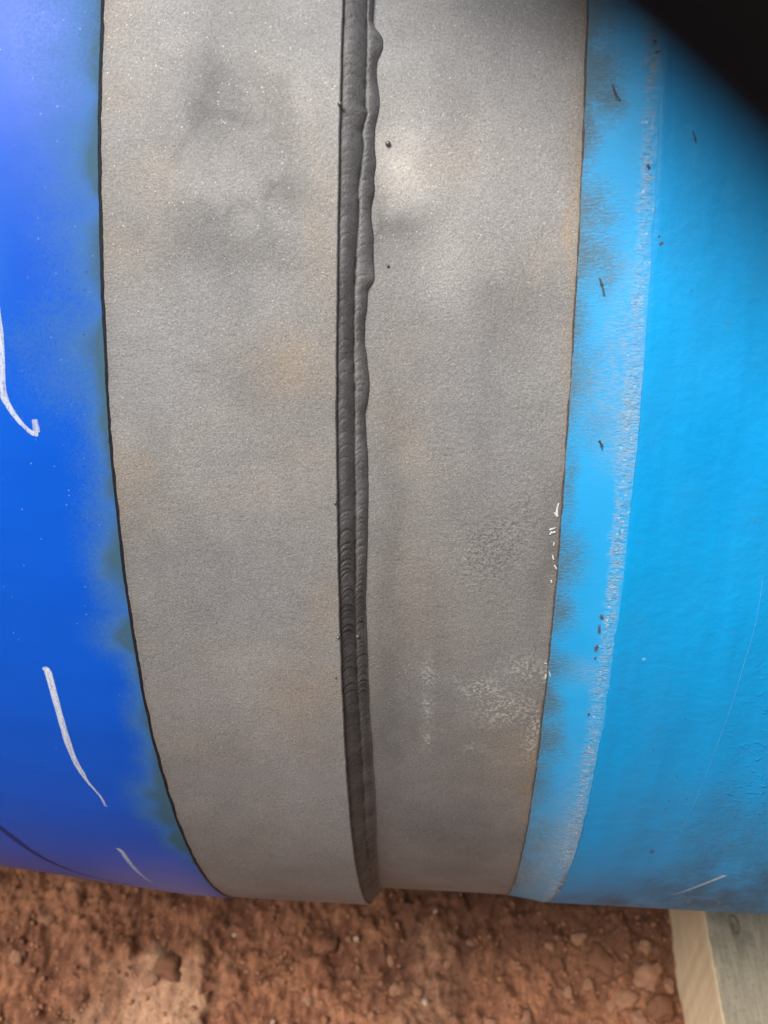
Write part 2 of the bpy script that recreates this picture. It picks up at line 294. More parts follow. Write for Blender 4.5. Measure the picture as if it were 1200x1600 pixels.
def mat_dark_blue():
    s = NT('dark_blue_coating')
    ab = s.attr('abr')
    n1 = s.noise(45, 3, .6); n2 = s.noise(700, 2, .6)
    a = s.math('ADD', ab, s.math('MULTIPLY', s.math('MULTIPLY', s.math('SUBTRACT', n2, .5), .9), s.remap(ab, 0, .25)))
    a = s.remap(s.math('ADD', a, s.math('MULTIPLY', s.math('MULTIPLY', s.math('SUBTRACT', n1, .5), .35), s.remap(ab, .02, .3))), .08, 1.05)
    base = s.mix(s.remap(s.noise(6, 3), .35, .7), (.001, .098, .62), (.001, .088, .55))
    st = s.noise(1, 4, .6, s.scaled((3, 40, 40)))
    base = s.bright(base, s.remap(st, .3, .7, .95, 1.04))
    worn = s.mix(s.remap(ab, .72, 1.0), (.065, .185, .335), (.058, .128, .150))
    base = s.mix(s.math('MULTIPLY', s.attr('sheen_and_dust'), s.remap(n1, .3, .7, .8, 1.1), clamp=True), base, (.085, .36, .80))  # pale sky reflection painted into the coating colour at upper left
    col = s.mix(s.math('MULTIPLY', a, .92), base, worn)
    vc = s.voro(480, 'Color'); sp = s.n('ShaderNodeSeparateColor'); s.l(vc, sp.inputs[0]); vd = s.voro(480)
    sheen_and_dust = s.math('MULTIPLY', s.math('GREATER_THAN', sp.outputs[0], .965), s.remap(vd, .28, .1))
    sheen_and_dust = s.math('MULTIPLY', sheen_and_dust, s.remap(s.noise(12, 2), .4, .6, .15, 1))
    col = s.mix(s.math('MULTIPLY', sheen_and_dust, .5), col, (.35, .55, .8))
    dk = s.math('MULTIPLY', s.math('LESS_THAN', sp.outputs[1], .02), s.remap(vd, .3, .15))
    col = s.mix(s.math('MULTIPLY', dk, s.remap(ab, 0, .5, .15, .6)), col, (.02, .035, .05))
    s.set('Base Color', col)
    s.set('Roughness', s.remap(a, 0, 1, .40, .72))
    s.set('Specular IOR Level', s.remap(a, 0, 1, .2, .15)); s.set('Coat Weight', s.remap(a, 0, 1, .12, .0)); s.set('Coat Roughness', .33)
    h = s.math('ADD', s.math('MULTIPLY', s.noise(120, 2, .5), .5), s.math('MULTIPLY', n2, s.remap(a, 0, 1, .05, .5)))
    s.set('Normal', s.bump(h, .00025, .5))
    return s.m

def mat_light_blue():
    s = NT('light_blue_coating')
    n1 = s.noise(8, 3, .6)
    base = s.mix(s.remap(n1, .3, .7), (.002, .365, .80), (.002, .325, .75))
    streak = s.noise(1, 5, .65, s.scaled((55, 5, 5)))
    base = s.bright(base, s.remap(streak, .3, .72, 1.04, .88))
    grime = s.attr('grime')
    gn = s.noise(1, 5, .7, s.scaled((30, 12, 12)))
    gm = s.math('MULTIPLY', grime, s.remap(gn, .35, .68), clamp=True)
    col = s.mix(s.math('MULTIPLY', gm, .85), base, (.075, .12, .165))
    # worn specks
    vd = s.voro(160); vc = s.voro(160, 'Color'); sp = s.n('ShaderNodeSeparateColor'); s.l(vc, sp.inputs[0])
    dk = s.math('MULTIPLY', s.math('GREATER_THAN', sp.outputs[0], .975), s.remap(vd, .22, .1))
    col = s.mix(s.math('MULTIPLY', dk, s.remap(grime, 0, 1, .25, .7)), col, (.10, .09, .09))
    lt = s.math('MULTIPLY', s.math('GREATER_THAN', sp.outputs[1], .985), s.remap(vd, .2, .08))
    col = s.mix(s.math('MULTIPLY', lt, .45), col, (.5, .75, .9))
    s.set('Base Color', col)
    s.set('Roughness', s.remap(gm, 0, 1, .42, .65)); s.set('Specular IOR Level', .3)
    h = s.math('ADD', s.math('MULTIPLY', s.noise(150, 3, .55), .6), s.math('MULTIPLY', s.remap(s.noise(1, 3, .6, s.scaled((190, 300, 300))), .56, .74), s.remap(s.attr('bumps'), 0, 1, .05, 2.2)))
    s.set('Normal', s.bump(h, .0010, .7))
    return s.m

def mat_bevel():
    s = NT('feathered_coating_edge')
    ab = s.attr('abr'); ch = s.attr('chalk'); fr = s.attr('fray')
    n2 = s.noise(750, 2, .6); n1 = s.noise(120, 3, .6); n3 = s.noise(1, 3, .65, s.scaled((260, 900, 900)))
    base = s.mix(s.remap(s.noise(20, 2), .35, .65), (.022, .39, .80), (.012, .36, .77))
    a = s.math('ADD', ab, s.math('MULTIPLY', s.math('MULTIPLY', s.math('SUBTRACT', s.math('MULTIPLY_ADD', n2, .5, s.math('MULTIPLY', n3, .5)), .5), 1.9), s.remap(ab, .03, .35)))
    a = s.remap(s.math('ADD', a, s.math('MULTIPLY', s.math('MULTIPLY', s.math('SUBTRACT', n1, .5), .4), s.remap(ab, .03, .3))), .1, 1.0)
    col = s.mix(s.math('MULTIPLY', a, .88), base, (.090, .158, .195))
    c = s.math('MULTIPLY', ch, s.remap(n3, .42, .62, .25, 1.0), clamp=True)
    col = s.mix(c, col, (.29, .39, .46))
    # frayed strip: grey-white flecks
    fl = s.math('MULTIPLY', fr, s.remap(s.noise(1, 3, .7, s.scaled((330, 620, 620))), .38, .62), clamp=True)
    col = s.mix(s.math('MULTIPLY', fl, .85), col, (.33, .41, .47))
    vd = s.voro(420); vc = s.voro(420, 'Color'); sp = s.n('ShaderNodeSeparateColor'); s.l(vc, sp.inputs[0])
    wh = s.math('MULTIPLY', s.math('MULTIPLY', s.math('GREATER_THAN', sp.outputs[0], .80), s.remap(vd, .35, .15)), fr)
    col = s.mix(s.math('MULTIPLY', wh, .7), col, (.75, .80, .82))
    bn = s.math('MULTIPLY', s.math('MULTIPLY', s.math('GREATER_THAN', sp.outputs[1], .88), s.remap(vd, .4, .15)), fr)
    col = s.mix(s.math('MULTIPLY', bn, .6), col, (.16, .11, .10))
    col = s.mix(s.math('MULTIPLY', s.attr('dirt'), s.remap(n1, .35, .6), clamp=True), col, (.17, .13, .09))
    s.set('Base Color', col); s.set('Roughness', s.remap(ch, 0, 1, .55, .7)); s.set('Specular IOR Level', .35)
    h = s.math('ADD', n3, s.math('MULTIPLY', n2, .5))
    st = s.math('ADD', s.math('MULTIPLY', s.math('MAXIMUM', ab, ch), .6), s.math('ADD', fr, .08), clamp=True)
    s.set('Normal', s.bump(h, .0008, st))
    return s.m

def mat_weld():
    s = NT('weld_metal')
    n1 = s.noise(60, 4, .6); n2 = s.noise(1100, 2, .6)
    f = s.math('MULTIPLY', s.remap(n1, .3, .7, .78, 1.22), s.remap(n2, .3, .7, .8, 1.2))
    col = s.mix(s.attr('second'), (.175, .173, .171), (.215, .212, .208))
    col = s.mix(s.math('MULTIPLY', s.attr('low_dark'), .55), col, (.085, .082, .078))
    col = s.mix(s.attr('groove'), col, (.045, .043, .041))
    col = s.bright(col, f)
    s.set('Base Color', col); s.set('Metallic', .35); s.set('Roughness', .62); s.set('Specular IOR Level', .3)
    s.set('Normal', s.bump(s.math('ADD', n2, s.math('MULTIPLY', s.noise(260, 4, .65), 1.6)), .0004, .7))
    return s.m

def mat_flat(name, col, rough=.7, var=.25, scale=300, metallic=0., spec=.4, bumpd=.0002):
    s = NT(name)
    n = s.noise(scale, 3, .6)
    s.set('Base Color', s.bright(col, s.remap(n, .3, .7, 1 - var, 1 + var)))
    s.set('Roughness', rough); s.set('Metallic', metallic); s.set('Specular IOR Level', spec)
    s.set('Normal', s.bump(n, bumpd, .6))
    return s.m

def mat_chalk(name='white_marker', col=(.72, .80, .90)):
    """paint-marker ink: streaky, thin at its ends"""
    s = NT(name)
    n = s.noise(1, 4, .6, s.scaled((900, 120, 120)))
    s.set('Base Color', s.bright(col, s.remap(n, .3, .7, .9, 1.08)))
    al = s.math('MULTIPLY', s.attr('cover'), s.math('MULTIPLY', s.remap(n, .25, .5, .5, 1.), s.remap(s.noise(900, 3, .7), .34, .5, .6, 1.)))
    s.set('Alpha', al); s.set('Roughness', .55)
    return s.m

def mat_soil():
    s = NT('red_soil')
    big = s.noise(7, 4, .6); mid = s.noise(1, 6, .68, s.scaled((62, 34, 45))); fine = s.noise(400, 3, .65)
    pale = s.attr('pale'); wet_and_dimmed = s.attr('damp_and_dimmed')
    f1 = s.remap(s.math('ADD', s.math('MULTIPLY', mid, .6), s.math('MULTIPLY', big, .4)), .34, .66, smooth=True)
    col = s.mix(f1, (.125, .048, .027), (.40, .180, .095))
    col = s.mix(s.math('MULTIPLY', pale, s.remap(mid, .3, .6, .55, 1), clamp=True), col, (.56, .34, .21))
    col = s.mix(s.math('MULTIPLY', wet_and_dimmed, .75, clamp=True), col, (.085, .040, .026))  # damp soil, and the surrounding ring darkened to cut bounce
    col = s.bright(col, s.remap(fine, .3, .7, .58, 1.42))
    s.set('Base Color', col); s.set('Roughness', .92); s.set('Specular IOR Level', .15)
    h = s.math('ADD', s.math('MULTIPLY', mid, .6), s.math('MULTIPLY', fine, .25))
    s.set('Normal', s.bump(h, .01, .7))
    return s.m

def mat_clod(name, c0, c1):
    s = NT(name)
    n = s.noise(70, 4, .65); f = s.noise(500, 3, .6)
    col = s.mix(s.remap(n, .35, .65), c0, c1)
    s.set('Base Color', s.bright(col, s.remap(f, .3, .7, .75, 1.25)))
    s.set('Roughness', .9); s.set('Specular IOR Level', .15)
    s.set('Normal', s.bump(s.math('ADD', n, f), .003, .7))
    return s.m

def mat_wood_top():
    s = NT('weathered_wood')
    v = s.scaled((45, 3, 45))
    g = s.noise(4, 5, .65, v, dist=.4); g2 = s.noise(14, 4, .6, v); d = s.noise(22, 4, .7)
    col = s.mix(s.remap(g, .3, .7), (.255, .215, .155), (.35, .300, .22))
    col = s.bright(col, s.remap(g2, .3, .7, .8, 1.2))
    col = s.mix(s.remap(d, .48, .7, 0, .75), col, (.13, .12, .085))
    col = s.mix(s.remap(s.noise(230, 3, .7), .55, .72, 0, .6), col, (.09, .08, .06))
    s.set('Base Color', col); s.set('Roughness', .85); s.set('Specular IOR Level', .2)
    s.set('Normal', s.bump(s.math('ADD', g, s.math('MULTIPLY', s.noise(230, 3), .5)), .0015, .7))
    return s.m

def mat_wood_side():
    s = NT('fresh_sawn_wood')
    v = s.scaled((45, 3, 45))
    g = s.noise(3, 5, .6, v, dist=.3); f = s.noise(12, 3, .6, v)
    col = s.mix(s.remap(g, .3, .7), (.78, .58, .36), (.88, .72, .48))
    col = s.bright(col, s.remap(f, .3, .7, .9, 1.08))
    s.set('Base Color', col); s.set('Roughness', .75); s.set('Specular IOR Level', .25)
    s.set('Normal', s.bump(f, .0008, .5))
    return s.m

M_STEEL = mat_steel(); M_DB = mat_dark_blue(); M_LB = mat_light_blue(); M_BV = mat_bevel(); M_WELD = mat_weld()
M_EDGE_SHADE = mat_flat('edge_shade', (.016, .020, .030), .6, .3, 500)  # near-black colour for the painted shadow line at the coating edge
M_CHALK = mat_chalk(); M_CHALK2 = mat_chalk('thin_white_marker', (.50, .62, .72))
M_NAVY = mat_chalk('navy_film', (.004, .018, .17))
M_BEAD = mat_flat('spatter_steel', (.20, .195, .19), .38, .2, 900, .6)
M_SLIVER = mat_flat('pale_film', (.62, .66, .66), .6, .15, 500)
M_SCUFF = mat_chalk('dark_scuff', (.035, .045, .05))
M_RED = mat_chalk('red_brown_mark', (.13, .06, .085))
M_SOIL = mat_soil(); M_WT = mat_wood_top(); M_WS = mat_wood_side()
M_CRUMB = mat_clod('soil_crumb', (.20, .085, .046), (.38, .185, .10))
M_CL = [mat_clod('reddish_clod', (.19, .080, .044), (.38, .180, .10)), mat_clod('tan_clod', (.36, .18, .10), (.54, .29, .18)), mat_clod('pale_pebble', (.62, .42, .30), (.80, .62, .48))]
M_GLOVE = mat_flat('black_glove', (.010, .0092, .009), .9, .3, 900, 0, .1)

# ------------------------------------------------------------------ the pipeline
R_A, R_B, R_R, R_E = .60084, .600, .58566, .59022
X_A, X_B, X_C, X_D, X_E = -.17364, -.05712, -.0430, .05874, .09348
pipe = bpy.data.objects.new('pipeline', None)
COL.objects.link(pipe)
pipe.location = (0, 0, 0)
tag(pipe, 'large steel pipeline, dark blue left and light blue right of a bare joint', 'pipeline')

TD = t_grid(.095)                       # 1 mm along the circumference in view

def ring_edge(t, amp, seed):
    """ragged cut line as a function of the angle, periodic enough outside the view"""
    s = t * .6
    return amp * (fbm(s * 90, s * 0 + 3.3, 4, seed) * 1.0 + .8 * fbm(s * 18, s * 0 + 1.7, 2, seed + 5))

def lathe(name, Xs, rfun, mat, parent, edge0=None, edge1=None, bent=False, T=TD, attrs=None, x_edge=None):
    """grid in X and t; edge offsets shift the first / last columns so that cut lines wander"""
    Xg = np.repeat(Xs[:, None], len(T), 1); Tg = np.repeat(T[None, :], len(Xs), 0)
    if edge1 is not None:
        wgt = sstep(Xs[-1] - .03, Xs[-1] - .002, Xs)[:, None]; Xg = Xg + wgt * edge1[None, :]
    if edge0 is not None:
        wgt = sstep(Xs[0] + .03, Xs[0] + .002, Xs)[:, None]; Xg = Xg + wgt * edge0[None, :]
    r = rfun(Xg, Tg)
    V = cyl(Xg, Tg, r, bent).reshape(-1, 3)
    F = grid_faces(len(Xs), len(T), wrap=True)
    me = raw_mesh(name, V, F[:, ::-1])
    if attrs:
        for k, fn in attrs.items(): attr(me, k, fn(Xg, Tg))
    return link(name, me, mat, parent)

# dark blue coating, its cut end folding over into a dark edge
eA = ring_edge(TD, .00055, 3)
def r_dark(X, t):
    return R_A + .00025 * fbm(X * 25, t * 15, 3, 9) * sstep(X_A, X_A - .02, X)
def fringe(X, t):
    dx = (X_A - X)
    wob = fbm(X * 60, t * 36, 4, 21)
    f = (.85 + .3 * sstep(.25, .1, t)) * blobmax(X + .004 * wob, t + .012 * fbm(X * 40, t * 30, 3, 4), FR_L, .42)
    f = f + .22 * np.exp(-np.maximum(dx, 0) / .022) * sstep(.17, .30, t) + .35 * np.exp(-np.maximum(dx, 0) / .006) * (1 + .3 * wob)
    return np.clip(f * (1 + .18 * wob), 0, 1.1)
xs = x_grid(-4.0, X_A, -.44, X_A, .0012, .06)
dark = lathe('dark_blue_coating', xs, r_dark, M_DB, pipe, edge1=eA, bent=True, attrs={'abr': fringe, 'sheen_and_dust': lambda X, t: .8 * sstep(-.215, -.29, X + .01 * fbm(t * 12, X * 20, 3, 15)) * sstep(.30, .60, t + .05 * fbm(X * 20, t * 12, 3, 14))})  # includes the mask of the painted sky sheen
# dark strip that paints in the shadow line along the cut edge
xs = np.array([0, .0002, .0007, .0012, .0018]); prof = np.array([R_A + .00001, R_A - .0001, R_A - .0004, R_B + .0003, R_B - .0003])
eP = eA + .0003 * fbm(TD * 60, TD * 0, 3, 31)
Xg = X_A + xs[:, None] + eA[None, :] + (xs / .0018)[:, None] * (.0006 * fbm(TD * 70, TD * 0, 3, 31))[None, :]
V = cyl(Xg, np.repeat(TD[None, :], 5, 0), np.repeat(prof[:, None], len(TD), 1)).reshape(-1, 3)
link('cut_edge', raw_mesh('cut_edge', V, grid_faces(5, len(TD), True)[:, ::-1]), M_EDGE_SHADE, dark)

# bare steel on the thicker, left-hand pipe end
def lip(X): return -.0010 * sstep(X_B - .0005, X_B, X)
eB = .00025 * fbm(TD * 80, TD * 0, 4, 51) + .0002 * fbm(TD * 12, TD * 0, 2, 52)
def r_left(X, t): return R_B + .00018 * fbm(X * 22, t * 13, 3, 61) + lip(X - eB[None, :] if X.shape[-1] == len(eB) else X)
zero = lambda X, t: np.zeros(X.shape)
def tone_l(X, t):
    wx = .012 * fbm(X * 35, t * 21, 4, 71); wt = .020 * fbm(X * 35, t * 21, 4, 72)
    sw = fbm(X * 22 + t * 6 + wx * 60, t * 10 - X * 8 + wt * 30, 4, 78, .45)
    mask = np.exp(-((X + .108) / .034) ** 4) * np.exp(-((t - .585) / .13) ** 4)
    return -.17 * mask * np.exp(-(sw / .13) ** 2) + .75 * blobs(X + wx, t + wt, ST_L, .7) + .09 * fbm(X * 30, t * 18, 5, 73, .6) - .12 * np.exp(-np.maximum(X - X_A - .002, 0) / .003)
def rust_l(X, t):
    wx = .006 * fbm(X * 50, t * 30, 3, 74)
    return np.clip(blobs(X + wx, t + wx * 1.5, RU_L) + .35 * sstep(0, .6, fbm(X * 18, t * 11, 3, 75)) + .4 * np.exp(-np.maximum(X - X_A - .001, 0) / .005), 0, 1)
xs = np.concatenate([x_grid(X_A - .012, X_B, X_A - .012, X_B - .003, .0011)[:-1], np.array([ X_B - .002, X_B - .001, X_B - .0006, X_B - .0004, X_B - .0002, X_B])])
lathe('bare_steel_band', xs, r_left, M_STEEL, pipe, edge1=eB, attrs={'tone': tone_l, 'rust': rust_l, 'grit': lambda X, t: .25 * sstep(.1, .7, fbm(X * 30, t * 18, 3, 76)), 'light': zero})

# bare steel on the thinner, right-hand pipe end
def r_right(X, t): return R_R + .00018 * fbm(X * 22, t * 13, 3, 81) - .0002 * np.clip(blobs(X, t, GR_R), 0, 1) * vnoise(X * 700, t * 420, 5)
def tone_r(X, t):
    wx = .010 * fbm(X * 35, t * 21, 4, 83); wt = .018 * fbm(X * 35, t * 21, 4, 84)
    n = fbm(X * 30, t * 18, 4, 85)
    vert = -.05 * sstep(.1, .6, fbm(X * 60, t * 8, 3, 86))
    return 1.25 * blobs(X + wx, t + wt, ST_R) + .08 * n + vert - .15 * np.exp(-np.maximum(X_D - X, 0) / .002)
def rust_r(X, t):
    wx = .006 * fbm(X * 50, t * 30, 3, 87)
    return np.clip(blobs(X + wx, t + wx, RU_R) + .25 * sstep(0, .6, fbm(X * 18, t * 11, 3, 88)) + .8 * np.exp(-np.maximum(X_D - X, 0) / .0018), 0, 1)
def light_r(X, t): return np.clip(blobs(X + .002 * fbm(X * 90, t * 60, 3, 89), t + .004 * fbm(X * 90, t * 60, 3, 90), LI_R), 0, 1)
xs = x_grid(X_B + .0, X_D + .012, X_B, X_D + .004, .0011)
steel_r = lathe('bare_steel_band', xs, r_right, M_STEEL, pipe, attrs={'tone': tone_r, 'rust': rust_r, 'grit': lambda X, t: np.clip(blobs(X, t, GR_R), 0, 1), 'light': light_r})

# light blue coating: feathered edge that climbs from the steel, then the full coating
eD = ring_edge(TD, .0005, 101); eE = ring_edge(TD, .0007, 103)
def r_bevel(X, t):
    u = np.clip((X - X_D) / (X_E - X_D), 0, 1.2)
    base = R_R + .0004 * sstep(0, .03, u) + (R_E - R_R - .0001) * (u * .75 + .25 * u * u) / 1.0 - .0003 * u
    base = np.minimum(base, R_E + .0002)
    fray = np.exp(-((X - X_E + .004) / .0042) ** 2)
    return base + .00012 * fbm(X * 60, t * 36, 3, 105) + fray * (.0004 * fbm(X * 500, t * 300, 3, 106) + .0002)
def ab_b(X, t):
    wx = .003 * fbm(X * 90, t * 54, 3, 107); wt = .006 * fbm(X * 90, t * 54, 3, 108)
    n = fbm(X * 120, t * 70, 3, 109)
    return np.clip(blobmax(X + wx, t + wt, AB_B, .62) * (1 + .15 * n) + .55 * np.exp(-np.maximum(X - X_D, 0) / .0028) + .35 * sstep(-.05, -.35, t) * np.exp(-np.maximum(X - X_D, 0) / .018), 0, 1.1)
def ch_b(X, t):
    low = sstep(.05, -.36, t) * 1.0
    g = low * (.5 + .5 * sstep(X_D, X_E, X))
    return np.clip(blobs(X, t, CH_B) + g, 0, 1)
def fr_b(X, t):
    wd = .0040 + .0028 * fbm(t * 22, t * 0, 4, 110) + .0015 * fbm(X * 300, t * 180, 2, 112)
    return np.clip(np.exp(-(np.abs(X - X_E + .0045) / np.maximum(wd, .0015)) ** 4) * (.70 + .35 * fbm(X * 300, t * 180, 3, 111) + .5 * fbm(t * 40, t * 0, 3, 113)), 0, 1)
def dirt_b(X, t): return np.exp(-((X - X_E + .0008) / .0022) ** 2) * sstep(-.18, -.28, t)
xs = x_grid(X_D, X_E, X_D, X_E, .0006)
bevel = lathe('coating_bevel', xs, r_bevel, M_BV, pipe, edge0=eD, edge1=eE, attrs={'abr': ab_b, 'chalk': ch_b, 'fray': fr_b, 'dirt': dirt_b})
bevel['label'] = 'scuffed pale blue feathered edge of the light blue coating'
# tiny dark step where coating starts
xs = np.array([-.0007, -.0003, .0000, .0003])
Xg = X_D + xs[:, None] + eD[None, :] + .0004 * fbm(TD * 90, TD * 0, 3, 33)[None, :] * np.array([1, .6, .2, 0])[:, None]
prof = np.array([R_R - .0003, R_R + .0004, R_R + .0006, R_R + .0003])
rg = prof[:, None] - .0005 * sstep(.50, .85, vnoise(TD * 50, TD * 0, 34))[None, :] + .0003 * vnoise(Xg * 900, TD[None, :] * 540, 7)
V = cyl(Xg, np.repeat(TD[None, :], 4, 0), rg).reshape(-1, 3)
link('cut_edge', raw_mesh('cut_edge', V, grid_faces(4, len(TD), True)[:, ::-1]), mat_flat('rusty_edge', (.10, .078, .065), .85, .45, 700), bevel)

def r_light(X, t):
    return R_E - .0004 + .00045 * sstep(X_E - .001, X_E + .002, X) + .0005 * fbm(X * 12, t * 8, 3, 121) + .00015 * fbm(X * 60, t * 30, 2, 122)
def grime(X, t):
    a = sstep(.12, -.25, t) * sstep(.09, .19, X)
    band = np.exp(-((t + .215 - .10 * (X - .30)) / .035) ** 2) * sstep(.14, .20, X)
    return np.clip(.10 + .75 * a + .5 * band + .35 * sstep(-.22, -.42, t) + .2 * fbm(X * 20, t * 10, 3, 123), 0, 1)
def bumps(X, t): return np.clip(sstep(.45, -.1, t) * sstep(.13, .24, X) * (.7 + .6 * fbm(X * 20, t * 12, 2, 124)), 0, 1)
xs = x_grid(X_E, 4.0, X_E, .43, .0012, .06)
light = lathe('light_blue_coating', xs, r_light, M_LB, pipe, edge0=eE - .0003, attrs={'grime': grime, 'bumps': bumps})

# ------------------------------------------------------------------ weld: two cap beads stepping down from the thick wall
def curve_of(lst):
    a = np.array([[q[1], q[0]] for q in lst]); a = a[np.argsort(a[:, 0])]
    return lambda t: np.interp(t, a[:, 0], a[:, 1])
toe_f, val_f = curve_of(TOE), curve_of(VAL)
TW = t_grid(.05)
_k = np.exp(-np.linspace(-2, 2, 21) ** 2); _k /= _k.sum()
smooth_ = lambda v: np.convolve(np.pad(v, 10, mode='edge'), _k, 'valid')
toe = smooth_(toe_f(TW)) + .0003 * fbm(TW * 45, TW * 0, 3, 133) + .0002 * fbm(TW * 110, TW * 0, 3, 131)
val = val_f(TW) + .0002 * fbm(TW * 70, TW * 0, 3, 132)
x0 = np.full(len(TW), X_B - .0004)
NU = 58
u = np.linspace(0, 1, NU)
U = np.repeat(u[:, None], len(TW), 1)
T = np.repeat(TW[None, :], NU, 0)
um = .60                                               # u at the valley between the beads
X = np.where(U < um, x0 + (val - x0) * U / um, val + (toe - val) * (U - um) / (1 - um))
low = sstep(.30, .22, TW)[None, :]                    # below the start/stop the beads are rippled and blend into the pipe
v1 = np.clip(U / um, 0, 1); v2 = np.clip((U - um) / (1 - um), 0, 1)
rA, rV, rT = R_B - .0030, R_R + .0050, R_R + .0002
base1 = rA + (rV - rA) * v1 + (.0022 - .0009 * low) * np.sin(np.pi * v1) ** .8
base2 = rV + (rT - rV) * (v2 ** (1.0)) + (.0014 - .0006 * low) * np.sin(np.pi * v2) ** .8
r = np.where(U < um, base1, base2)
r = np.where(U < .035, R_B - .0010 - .0020 * sstep(0, .035, U), r)
# ripples: crescents left by each pool, irregularly spaced
s = T * .6
rr_ = random.Random(77)
crest = np.zeros(U.shape); step_ = np.zeros(U.shape)
for bead in (0, 1):
    vv = v1 if bead == 0 else v2
    inb = (U < um) if bead == 0 else (U >= um)
    arch = 1 - (2 * vv - 1) ** 2
    si = -.30
    while si < .46:
        si += rr_.uniform(.0022, .0075) * (1.0 if bead == 0 else .8)
        h = rr_.uniform(.003, .006) * (1 if bead == 0 else .7)
        st_ = rr_.uniform(.25, 1.0) * (1.0 if .07 < si < .185 + .02 * rr_.random() else .5)
        asym = rr_.uniform(-.25, .25)
        c0 = np.searchsorted(TW[:2000], (si - .006) / .6); c1 = np.searchsorted(TW[:2000], (si + .016) / .6)
        if c1 <= c0 + 2: continue
        sl = slice(c0, c1)
        c = s[:, sl] - (si + h * (arch[:, sl] + asym * (2 * vv[:, sl] - 1)))
        fade = inb[:, sl] * np.sin(np.pi * np.clip(vv[:, sl], 0, 1)) ** .5
        crest[:, sl] = np.maximum(crest[:, sl], st_ * fade * np.exp(-(c / .00075) ** 2))
        step_[:, sl] += st_ * fade * .00035 * np.exp(-np.clip(-c, 0, 1) / .0025) * (c < 0)
r = r + 2.2 * step_ - .0007 * crest
r = r + .00045 * fbm(X * 130, s * 80, 3, 145) + .0005 * fbm(X * 40, s * 38, 2, 146) * np.sin(np.pi * np.clip(U, 0, 1))
notch = sstep(.45, .8, vnoise(s * 210, s * 0 + 2, 147))
r = r - .0005 * np.exp(-((U - um) / .05) ** 2) * (.1 + notch)
V = cyl(X, T, r).reshape(-1, 3)
me = raw_mesh('weld_bead', V, grid_faces(NU, len(TW), True)[:, ::-1])
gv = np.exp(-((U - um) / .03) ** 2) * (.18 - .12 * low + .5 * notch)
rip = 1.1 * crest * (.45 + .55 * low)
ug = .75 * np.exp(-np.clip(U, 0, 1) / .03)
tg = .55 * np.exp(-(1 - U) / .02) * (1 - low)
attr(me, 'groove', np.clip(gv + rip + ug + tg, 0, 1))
attr(me, 'low_dark', low * (.75 + .5 * fbm(X * 60, s * 60, 3, 151)) * sstep(.99, .85, U))  # weld colour darker below the start/stop, unevenly
attr(me, 'second', sstep(um, um + .08, U) * (1 - .45 * low) * (.75 + .4 * vnoise(s * 60, s * 0 + 1, 149)) + sstep(.9, 1, U) * low * .6)
weld = link('weld_bead', me, M_WELD, pipe)

# spatter beads stuck beside the weld
def ico(rad, sub=2):
    import bmesh
    bm = bmesh.new(); bmesh.ops.create_icosphere(bm, subdivisions=sub, radius=rad)
    return bm
def radius_at(X):
    if X < X_B: return R_B
    if X > X_C + .001: return R_R
    return R_B - .003 - (R_B - .003 - R_R) * (X - X_B) / (X_C - X_B)
for i, q in enumerate(SPAT):
    rad = .00033 * 4 * .5 * 0 + max(.0006, min(q[2], .0018)) * 1.0
    bm = ico(rad, 3)
    for v in bm.verts:
        v.co *= 1 + .10 * math.sin(v.co.x / rad * 2 + i) * math.cos(v.co.y / rad * 1.7 + i)
    me = bpy.data.meshes.new('spatter_bead'); bm.to_mesh(me); bm.free()
    o = link('spatter_bead', me, M_BEAD, weld)
    rr = radius_at(q[0]) + rad * .55
    o.location = (q[0], -rr * math.cos(q[1]), rr * math.sin(q[1]))

# ------------------------------------------------------------------ marks lying on the coatings (real thin films that follow the curve)
def resample(pts, n=6):
    P = np.array([p[:2] for p in pts]); W = np.array([p[2] for p in pts])
    k = np.arange(len(P)); kk = np.linspace(0, len(P) - 1, (len(P) - 1) * n + 1)
    def cr(a):
        out = []
        for q in kk:
            i = min(int(q), len(P) - 2); f = q - i
            p0 = a[max(i - 1, 0)]; p1 = a[i]; p2 = a[i + 1]; p3 = a[min(i + 2, len(P) - 1)]
            out.append(.5 * ((2 * p1) + (-p0 + p2) * f + (2 * p0 - 5 * p1 + 4 * p2 - p3) * f * f + (-p0 + 3 * p1 - 3 * p2 + p3) * f ** 3))
        return np.array(out)
    return cr(P), np.interp(kk, k, W)

def ribbon(name, pts, mat, parent, rad, bent=False, lift=.00012, px=.00034, seed=0, cover=(1., .55), nw=7, wob=.12, label=None, soft=False):
    P, W = resample(pts)
    hw = np.maximum(W * px, .0002)
    X = P[:, 0]; S = P[:, 1] * .6
    dX = np.gradient(X); dS = np.gradient(S); L = np.hypot(dX, dS) + 1e-9
    nx, ns = -dS / L, dX / L
    hw = hw * (1 + wob * fbm(np.arange(len(X)) * .7, np.zeros(len(X)), 3, 200 + seed))
    hw[0] *= .5; hw[-1] *= .4
    a = np.linspace(-1, 1, nw)
    Xg = X[:, None] + nx[:, None] * hw[:, None] * a; Sg = S[:, None] + ns[:, None] * hw[:, None] * a
    base_r = rad(Xg, Sg / .6) if callable(rad) else rad
    r = base_r + lift + .00006 * (1 - a[None, :] ** 2)
    Xa = Xg if True else Xg
    V = cyl(Xg, Sg / .6, np.broadcast_to(r, Xg.shape), bent).reshape(-1, 3)
    me = raw_mesh(name, V, grid_faces(len(X), nw))
    al = np.linspace(cover[0], cover[1], len(X))[:, None] * ((1 - a[None, :] ** 2) ** .8 if soft else (1 - .35 * np.abs(a[None, :]) ** 3))
    attr(me, 'cover', np.broadcast_to(al, Xg.shape))
    o = link(name, me, mat, parent)
    if label: o['label'] = label
    return o

